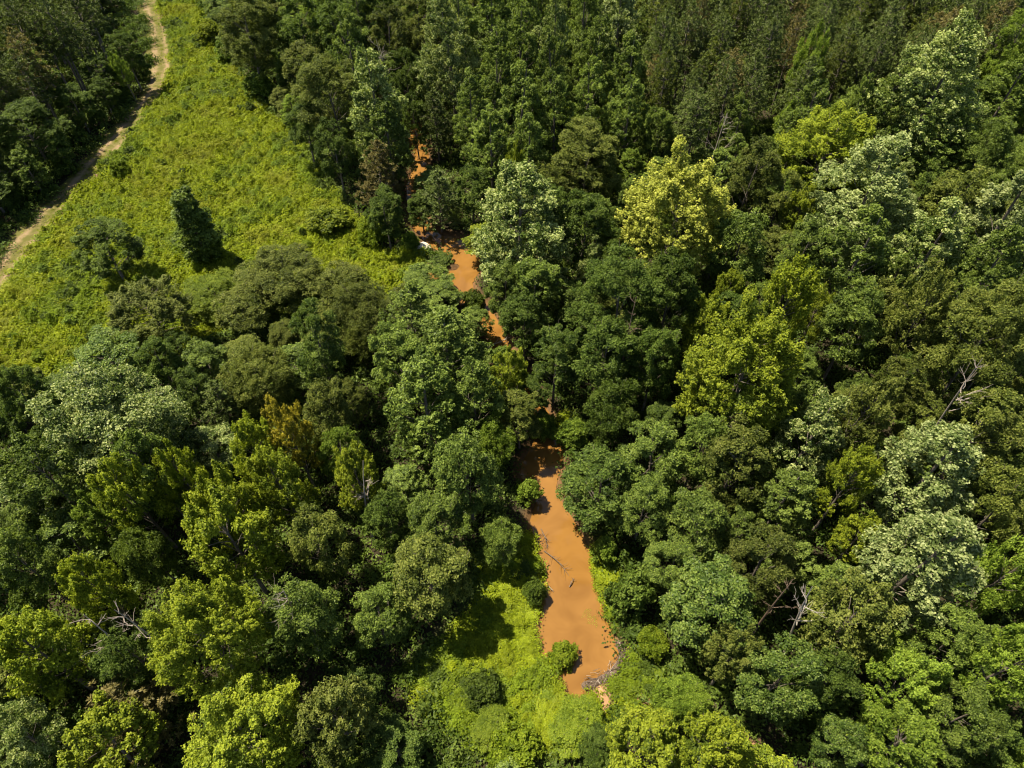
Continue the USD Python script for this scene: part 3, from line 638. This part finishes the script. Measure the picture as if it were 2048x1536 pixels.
def beside(what, p, H, tries, reach=1e9):
    """A label that says where the thing stands by the tree next to it, and that no other thing has while there is a choice."""
    u, v, _ = project([p[0], p[1], H * .6]); d = np.hypot(HERO_XY[:, 0] - p[0], HERO_XY[:, 1] - p[1]) - HERO_XY[:, 2] * .6; first = None
    for n in np.argsort(d)[:tries]:
        if d[n] > reach: break
        uu, vv, _ = project([HERO_XY[n, 0], HERO_XY[n, 1], HERO_XY[n, 3] * .6])
        where = ('left of' if u < uu else 'right of') if abs(u - uu) > abs(v - vv) else ('behind' if v < vv else 'below')
        lab = HEROES[n][6].split()[:16 - len(what.split()) - len(where.split()) - 1]
        if len(lab) < len(HEROES[n][6].split()):
            while lab[-1] in STOP: lab.pop()
        lab = f'{what} {where} the ' + ' '.join(lab); first = first or lab
        if lab not in SAID: SAID.add(lab); return lab
    return first
far_pines = []
rng = np.random.default_rng(31)
def pine_label(tone, p, H, label):
    w = 'dark pine' if tone == 'pine' else 'brownish pine'
    return beside(w, p, H, 3, 7.0) or (label if tone == 'pine' else label.replace('dark olive', 'brownish').replace('dark pine', 'brownish pine'))
for poly, label, group, cap in ((PLANT, 'dark olive pine in the dense even plantation at the back right', 'pines of the plantation', 250), (PINEWOOD, 'dark pine in the shaded wood left of the dirt track', 'pines of the wood left of the track', 60)):
    P = [p for p in scatter(poly, 4.6, rng, .3) if clear_of(p, 2.0, .55) and TRACK.distance(Point(p)) > 8]
    P.sort(key=lambda p: (not in_view(p[0], p[1], 13, -10), p[1]))
    for n, p in enumerate(P):
        H = rng.uniform(13.5, 18.5); r = rng.uniform(2.3, 3.2); tone = 'pine' if rng.random() < .84 else ('rust' if rng.random() < .5 else 'dusky')
        if n < cap and in_view(p[0], p[1], 13, 15): plant('pine', tone, p[0], p[1], r, H, pine_label(tone, p, H, label), group)
        else: far_pines.append((p[0], p[1], r, H))

# ------------------------------------------------------------------ lesser trees filling the canopy between the ones above
rng = np.random.default_rng(41)
region = gpoly([(-110, 1650), (-110, -60), (2160, -60), (2160, 1650)], 6.0)
taken = unary_union([PLANT.buffer(-2), PINEWOOD.buffer(-2)]); NOGROW = unary_union([MEADOW.buffer(1.0), TRACK.buffer(5.5), unary_union([upoly(POND), upoly(MIDPOOL), upoly(LOWPOOL)]).buffer(2.0), BACK.buffer(1.6), LINK.buffer(1.0), GLADE.buffer(2.2), RIGHTBANK, BAREU.buffer(1), NECK])
shapely.prepare(taken); shapely.prepare(NOGROW)
fill = []; 
def side(x, y):
    u, v, d = project([x, y, 6.0])
    e = np.interp(v, [-200, 268, 460, 560, 700, 860, 1000, 1300, 1700], [800, 832, 850, 890, 1010, 1090, 1100, 1150, 1160])
    return ('left' if u < e else 'right'), ('far' if v < 480 else 'middle' if v < 980 else 'near')
for p in scatter(region, 3.1, rng):
    if shapely.contains_xy(taken, *p) or shapely.contains_xy(NOGROW, *p): continue
    r = rng.uniform(1.9, 3.3)
    if not clear_of(p, r, .80, .50): 
        continue
    if any((p[0] - q[0]) ** 2 + (p[1] - q[1]) ** 2 < (.62 * (r + q[2])) ** 2 for q in fill): continue
    d = np.hypot(HERO_XY[:, 0] - p[0], HERO_XY[:, 1] - p[1]) - HERO_XY[:, 2] * .6
    near = np.argsort(d)[:3]; k = near[int(rng.integers(2))]; kind, tone = HERO_KT[k]
    if kind in ('shrub', 'sprig', 'tower', 'cedar', 'pine'): kind, tone = 'broad', 'mid'
    if tone in ('cream', 'yellow', 'orange', 'blue'): tone = 'mid'
    if rng.random() < .22: tone = ('deep', 'mid', 'olive', 'fresh')[int(rng.integers(4))]
    H = float(np.clip(min(HERO_XY[near, 3]) * rng.uniform(.55, .78), 4.5, 13))
    fill.append((p[0], p[1], r, H)); s, deep_ = side(*p)
    if p[1] > 176: continue
    word = dict(mid='green', deep='dark', olive='olive', fresh='fresh', lime='yellow-green', pale='pale', dusky='brownish', meadow_green='bright', meadow_dark='dark').get(tone, 'green')
    plant(kind, tone, p[0], p[1], r, H, beside(f'small {word} tree', p, H, 7), f'small {word} trees between the tall crowns')

# ------------------------------------------------------------------ ground cover nobody could count
def cover_shape(name, mat, parent, seed, R, n, length, width, hump, tall, up):
    rng = np.random.default_rng(seed); a = rng.uniform(0, 2 * np.pi, n); rad = R * np.minimum(np.abs(rng.normal(size=n)) * .55, rng.uniform(.8, 1.15, n))
    x, y = rad * np.cos(a), rad * np.sin(a); h = np.clip(meshkit.fbm(np.stack([x + 37 * seed, y, 0 * x], -1) / .8, 2, seed) * 1.6 - .35, .02, 1)
    z = hump * h * np.exp(-(rad / R) ** 2) + tall * rng.uniform(0, 1, n) ** 2
    e = .05; hx = np.clip(meshkit.fbm(np.stack([x + e + 37 * seed, y, 0 * x], -1) / .8, 2, seed) * 1.6 - .35, .02, 1); hy = np.clip(meshkit.fbm(np.stack([x + 37 * seed, y + e, 0 * x], -1) / .8, 2, seed) * 1.6 - .35, .02, 1)
    N = unit(np.stack([-(hx - h) / e * hump * .7, -(hy - h) / e * hump * .7, np.full(n, up)], -1) + rng.normal(size=(n, 3)) * .42)
    v, f = leaf_quads(np.stack([x, y, z], -1), N, rng, length, width, .4)
    tone = np.repeat(np.clip(.42 + .16 * rng.normal(size=n) + .25 * (h - .4), 0, 1), 4)
    return put_mesh(f'{parent}/{name}', v, f, mat, tone=tone)
def scatter_cover(name, P, choices, label, cat, specs, seed, smin=.8, smax=1.3, size=None):
    inst = UsdGeom.PointInstancer.Define(stage, '/World/' + name); rng = np.random.default_rng(seed)
    UsdGeom.Scope.Define(stage, f'/World/{name}/kinds')
    paths = [cover_shape(*s, ) .GetPath() for s in specs]
    inst.CreatePrototypesRel().SetTargets(paths)
    n = len(P); z = height(P[:, 0], P[:, 1])
    inst.CreatePositionsAttr(Vt.Vec3fArray.FromNumpy(np.column_stack([P, z]).astype(np.float32)))
    a = rng.uniform(0, np.pi, n); s = rng.uniform(smin, smax, n) * (1 if size is None else size)
    inst.CreateOrientationsAttr(Vt.QuathArray([Gf.Quath(float(math.cos(x)), 0, 0, float(math.sin(x))) for x in a]))
    inst.CreateScalesAttr(Vt.Vec3fArray.FromNumpy(np.stack([s, s, s * rng.uniform(.7, 1.3, n)], -1).astype(np.float32)))
    inst.CreateProtoIndicesAttr(Vt.IntArray.FromNumpy(choices.astype(np.int32)))
    tag(inst.GetPrim(), label, cat, kind='stuff'); return inst
def choose(P, rng, cuts, scale, seed):
    v = meshkit.fbm(np.column_stack([P / scale, np.zeros(len(P))]), 3, seed) + rng.normal(size=len(P)) * .09
    return np.digitize(v, cuts)
rng = np.random.default_rng(51)
# meadow
field = MEADOW.union(LOWLEFT).difference(TRACK.buffer(1.5)).difference(WATER.buffer(1.1)).difference(BAREU)
P = scatter(field, 1.15, rng); c = choose(P, rng, [.24, .43, .72], 7.0, 3)          # dark, green, lime, dry
var = rng.integers(0, 2, len(P)); par = '/World/meadow_weeds/kinds'
scatter_cover('meadow_weeds', P, c * 2 + var, 'knee-high bright green weeds covering the open meadow beside the track', 'weeds',
    [(f'weed_patch_{2 * i + j:03d}', 'leaf_meadow_' + k, par, 60 + 2 * i + j, 1.3, 460, .22, .14, .80, .25, 1.0) for i, k in enumerate(('dark', 'green', 'lime', 'dry')) for j in range(2)], 61)
# short grass of the track
P = scatter(TRACK.buffer(2.3), .8, rng); P = P[rng.random(len(P)) < np.where(np.abs(shapely.distance(TRACK, shapely.points(P)) - .8) < .5, .10, .42)]
scatter_cover('track_grass', P, rng.integers(0, 2, len(P)), 'short yellowing grass on the mown dirt track', 'grass',
    [(f'short_grass_{j:03d}', 'leaf_meadow_dry', '/World/track_grass/kinds', 80 + j, .7, 160, .16, .04, .04, .08, .8) for j in range(2)], 62)
# leafy vines of the glade
zone = unary_union([GLADE, RIGHTBANK, NECK]).difference(WATER.buffer(.45)).difference(BAREU.buffer(.3)).difference(ARC.buffer(.5))
P = scatter(zone, .95, rng); c = choose(P, rng, [.32, .50], 5.0, 9); var = rng.integers(0, 2, len(P))
scatter_cover('bank_vines', P, c * 2 + var, 'bumpy carpet of bright leafy vines around the long muddy pond', 'vines',
    [(f'vine_patch_{2 * i + j:03d}', 'leaf_' + k, '/World/bank_vines/kinds', 90 + 2 * i + j, 1.15, 620, .17, .14, .65, .12, 1.1) for i, k in enumerate(('meadow_dark', 'meadow_green', 'meadow_lime')) for j in range(2)], 63, size=np.clip(shapely.distance(WATER, shapely.points(P)) / 1.5, .28, 1))
# shaded undergrowth
zone = gpoly([(-90, 1640), (-90, -40), (2140, -40), (2140, 1640)], 2.0).difference(unary_union([MEADOW, GLADE, RIGHTBANK, TRACK.buffer(1.8), WATER.buffer(1.7), BAREU.buffer(.2)]))
P = scatter(zone, 2.3, rng); c = choose(P, rng, [.5], 8.0, 13); var = rng.integers(0, 2, len(P))
scatter_cover('forest_undergrowth', P, c * 2 + var, 'dark leafy undergrowth on the forest floor between the trunks', 'undergrowth',
    [(f'leaf_patch_{2 * i + j:03d}', 'leaf_' + k, '/World/forest_undergrowth/kinds', 100 + 2 * i + j, 1.9, 420, .26, .16, 1.2, .3, .9) for i, k in enumerate(('deep', 'mid')) for j in range(2)], 64)
# the rest of the plantation, too many to single out
if far_pines:
    fp = UsdGeom.PointInstancer.Define(stage, '/World/pine_stand'); A = np.array(far_pines); r = np.random.default_rng(3)
    UsdGeom.Scope.Define(stage, '/World/pine_stand/kinds'); pr = stage.DefinePrim('/World/pine_stand/kinds/pine', 'Xform'); pr.GetReferences().AddInternalReference(SHAPES['pine'][0][0]); bind(pr, 'leaf_pine')
    fp.CreatePrototypesRel().SetTargets([pr.GetPath()])
    fp.CreatePositionsAttr(Vt.Vec3fArray.FromNumpy(np.column_stack([A[:, :2], height(A[:, 0], A[:, 1])]).astype(np.float32)))
    fp.CreateScalesAttr(Vt.Vec3fArray.FromNumpy(np.stack([A[:, 2] / 2.6, A[:, 2] / 2.6, A[:, 3] / 16], -1).astype(np.float32)))
    fp.CreateOrientationsAttr(Vt.QuathArray([Gf.Quath(float(math.cos(x)), 0, 0, float(math.sin(x))) for x in r.uniform(0, np.pi, len(A))]))
    fp.CreateProtoIndicesAttr(Vt.IntArray([0] * len(A)))
    tag(fp.GetPrim(), 'farthest dark pines closing the back of the pine woods', 'pine trees', kind='stuff')
# small plants standing up out of the meadow
rng = np.random.default_rng(71)
weeds = [p for p in scatter(MEADOW.buffer(-1.5), 5.2, rng, .45) if rng.random() < .55 and TRACK.distance(Point(p)) > 3]
for p in weeds:
    if not clear_of(p, .8, .9, .8): continue
    t = ('lime', 'meadow_green', 'meadow_dark', 'fresh')[int(rng.integers(4))]
    plant('sprig', t, p[0], p[1], rng.uniform(.5, 1.0), rng.uniform(.9, 1.7), {'lime': 'yellowish weed clump standing above the meadow grass', 'meadow_green': 'bright green weed clump standing above the meadow grass', 'meadow_dark': 'dark green weed clump standing above the meadow grass', 'fresh': 'fresh green sapling clump standing above the meadow grass'}[t], 'single plants in the meadow, ' + t.replace('_', ' '))

# ------------------------------------------------------------------ dead wood, sticks, stones
def thing(name, label, cat, loc=(0, 0, 0), rz=0, group=None):
    p = UsdGeom.Xform.Define(stage, '/World/' + numbered(name)); p.AddTranslateOp().Set(Gf.Vec3d(*loc)); p.AddRotateZOp().Set(rz)
    tag(p.GetPrim(), label, cat, group); return str(p.GetPath())
def part(root, name, v, f, mat, smooth=True):
    k = f'{root}/{name}'; n = NAMES.get(k, 0); NAMES[k] = n + 1
    return put_mesh(k if n == 0 else f'{k}_{n:03d}', v, f, mat, smooth=smooth)
def bare_tree(u, v, H, label, seed, spread=.5, mat='dead_wood', zbase=0.0, lean=(0, 0)):
    """A leafless tree whose middle is seen at (u, v)."""
    rng = np.random.default_rng(seed); x, y, d = px(u, v, zbase + H * .75)
    root = thing('dead_tree', label, 'dead tree', (x, y, float(height([x], [y])[0])))
    top = np.array([lean[0] * H, lean[1] * H, H]); tr = curve([0, 0, -.3], top, rng, 9, .02)
    part(root, 'trunk', *tube(tr, np.linspace(.15, .025, 9), 7), mat)
    for k in range(9):
        s = rng.uniform(.55, .97); b = tr[0] + (top - tr[0]) * s; a = rng.uniform(0, 2 * np.pi); ln = H * spread * rng.uniform(.14, .36) * (1.25 - s)
        e = b + np.array([math.cos(a) * ln, math.sin(a) * ln, ln * rng.uniform(.5, 1.3)])
        c = curve(b, e, rng, 5, .1); ps = [tube(c, np.linspace(.042, .012, 5), 5)]
        for q in range(4):
            bb = c[int(rng.integers(1, 4))]; ee = bb + (e - b) * rng.uniform(.3, .6) + rng.normal(size=3) * ln * .25; ps.append(tube(curve(bb, ee, rng, 3, .1), np.linspace(.018, .007, 3), 4))
        part(root, 'branch', *merge(ps), mat)
bare_tree(270, 1255, 13.5, 'pale leafless snag rising beside the largest yellow-green tree in the lower left', 1, .6)
bare_tree(222, 1268, 12.5, 'smaller pale leafless snag at the foot of the light yellow-green tree', 2, .8, lean=(-.05, .02))
bare_tree(760, 132, 16, 'grey leafless snag at the back beside the brown-green tree', 3, .8)
bare_tree(1560, 1195, 11.5, 'bare reddish-grey dead tree in the dark gap below the greyish tree', 4, .45, 'wet_stick')
bare_tree(1262, 650, 16.0, 'bleached dead limb showing through the dark oaks', 5, .4, 'wet_stick')
bare_tree(1950, 790, 18.5, 'pale dead limbs showing through the glossy oak at the right edge', 6, .5, lean=(-.1, 0))
bare_tree(1440, 282, 15, 'thin bare grey tree between the bright yellow tree and the plantation', 8, .7)
bare_tree(588, 1215, 13.5, 'thin bare twiggy tree in the dark gap below the ragged stand at lower left', 9, .7)
bare_tree(712, 975, 13.0, 'curved bleached bare branch beside the yellow-green tree left of the creek', 10, .4, lean=(.08, .05))
bare_tree(1655, 1230, 14.5, 'pale leaning bare branches in the ragged olive tree', 11, .5, 'pale_bark', lean=(-.14, .05))
def lying(name, label, cat, pts, z, r, seed, twigs=10, mat='dead_wood'):
    rng = np.random.default_rng(seed); W = np.array([px(u, v, z)[:2] for u, v in pts]); o = W[0]; root = thing(name, label, cat, (o[0], o[1], z))
    t = np.linspace(0, 1, 9); L = np.column_stack([np.interp(t, np.linspace(0, 1, len(W)), W[:, 0] - o[0]), np.interp(t, np.linspace(0, 1, len(W)), W[:, 1] - o[1]), .22 * np.sin(np.pi * t) + .02])
    part(root, 'stem', *tube(L, np.linspace(r, r * .25, 9), 7), mat); ln = np.linalg.norm(L[-1] - L[0])
    for k in range(twigs):
        b = L[int(rng.integers(1, 8))]; d = unit((L[-1] - L[0])[None])[0]; a = rng.normal() * .75; dd = np.array([d[0] * math.cos(a) - d[1] * math.sin(a), d[0] * math.sin(a) + d[1] * math.cos(a), rng.uniform(-.05, .4)])
        part(root, 'twig', *tube(curve(b, b + dd * ln * rng.uniform(.15, .38), rng, 4, .12), np.linspace(r * .35, .008, 4), 4), mat)
lying('fallen_branch', 'bleached twiggy branch fallen into the long pond from its left bank', 'branch', [(1088,1102),(1108,1118),(1124,1134),(1138,1152)], -.40, .06, 21, 9, 'wet_stick')
lying('floating_log', 'short dark stick floating in the middle of the long pond', 'log', [(1139,1174),(1143,1166),(1148,1157)], -.40, .07, 22, 3, 'wet_stick')
lying('shore_stick', 'short pale stick on the left shore of the long pond', 'stick', [(1097,1173),(1101,1179),(1107,1184)], -.36, .06, 23, 2)
lying('driftwood', 'tangle of brown twigs at the upper left shore of the long pond', 'driftwood', [(1082,1058),(1090,1078),(1096,1098)], -.36, .05, 24, 18, 'wet_stick')
lying('creek_driftwood', 'pale twigs lying across the shaded creek bend', 'driftwood', [(985,690),(1003,686),(1025,672)], -.3, .08, 25, 12)
# the stick dam at the lower right corner of the pond
rng = np.random.default_rng(81); 
c0 = ARC.interpolate(ARC.length / 2); root = thing('stick_dam', 'curved dam of grey sticks and mud at the lower right corner of the long pond', 'dam', (c0.x, c0.y, -.3))
core = ARC.buffer(.42); tv, tf = trimesh.creation.triangulate_polygon(core.segmentize(.25), engine='earcut')
mound = trimesh.creation.extrude_polygon(core, .38, engine='earcut'); mound.vertices[:, :2] -= [c0.x, c0.y]
mv = np.array(mound.vertices); up = mv[:, 2] > .1; cc = np.array([ARC.interpolate(ARC.project(Point(*(m[:2] + [c0.x, c0.y])))).coords[0] for m in mv]) - [c0.x, c0.y]
mv[up, :2] = cc[up] + (mv[up, :2] - cc[up]) * .45; mv[:, 2] -= .2
part(root, 'mud_core', mv, np.array(mound.faces), 'wet_stick', False)
for k in range(190):
    s = rng.uniform(0, ARC.length); p = ARC.interpolate(s); q = ARC.interpolate(min(s + .3, ARC.length)); a = math.atan2(q.y - p.y, q.x - p.x) + rng.normal() * .75
    if rng.random() < .2: a += math.pi / 2
    l = rng.uniform(.35, 1.05); n = rng.normal() * .36; b = np.array([p.x - c0.x + n * -math.sin(a), p.y - c0.y + n * math.cos(a), rng.uniform(.05, .30) + .12 * math.exp(-(n / .3) ** 2)])
    d = np.array([math.cos(a), math.sin(a), rng.normal() * .14]) * l / 2
    part(root, 'stick', *tube(curve(b - d, b + d, rng, 3, .05), [rng.uniform(.014, .03)] * 2 + [.010], 5), 'dead_wood' if rng.random() < .15 else 'wet_stick')
# pale boulders by the middle pools
def rock(r, seed, sq=.6):
    m = trimesh.creation.icosphere(3, 1.0); v = np.array(m.vertices); d = meshkit.fbm(v * 1.3 + seed, 3, seed); v = v * (.7 + .6 * d[:, None]) * [r, r * .85, r * sq]; return v, np.array(m.faces)
for u, v, r, s, lab in ((846, 493, .85, 1, 'largest pale boulder on the left bank above the middle pool'), (854, 497, .5, 2, 'smaller pale boulder touching the largest one'), (839, 499, .4, 3, 'smallest pale boulder left of the largest one')):
    x, y, d = px(u, v, .1); m = put_mesh('/World/' + numbered('boulder'), *(lambda a: (a[0] + [x, y, float(height([x], [y])[0]) + .15], a[1]))(rock(r, s)), 'pale_stone'); tag(m, lab, 'boulder')
# water weeds
rng = np.random.default_rng(91); pool = gpoly([(1172,1215),(1190,1222),(1196,1250),(1185,1272),(1165,1262),(1160,1240)], -.4)
P = scatter(pool, .11, rng, .4); P = P[meshkit.fbm(np.column_stack([P * 1.6, np.zeros(len(P))]), 2, 4) > .52]
v, f = leaf_quads(np.column_stack([P, np.full(len(P), -.410)]), np.tile([0, 0, 1.0], (len(P), 1)) + rng.normal(size=(len(P), 3)) * .03, rng, .085, .05, .5)
tag(put_mesh('/World/water_weeds', v, f, 'leaf_meadow_dry', tone=np.repeat(rng.uniform(0, 1, len(P)), 4)), 'patch of grey-green weeds floating near the right shore of the long pond', 'water weeds', kind='stuff')
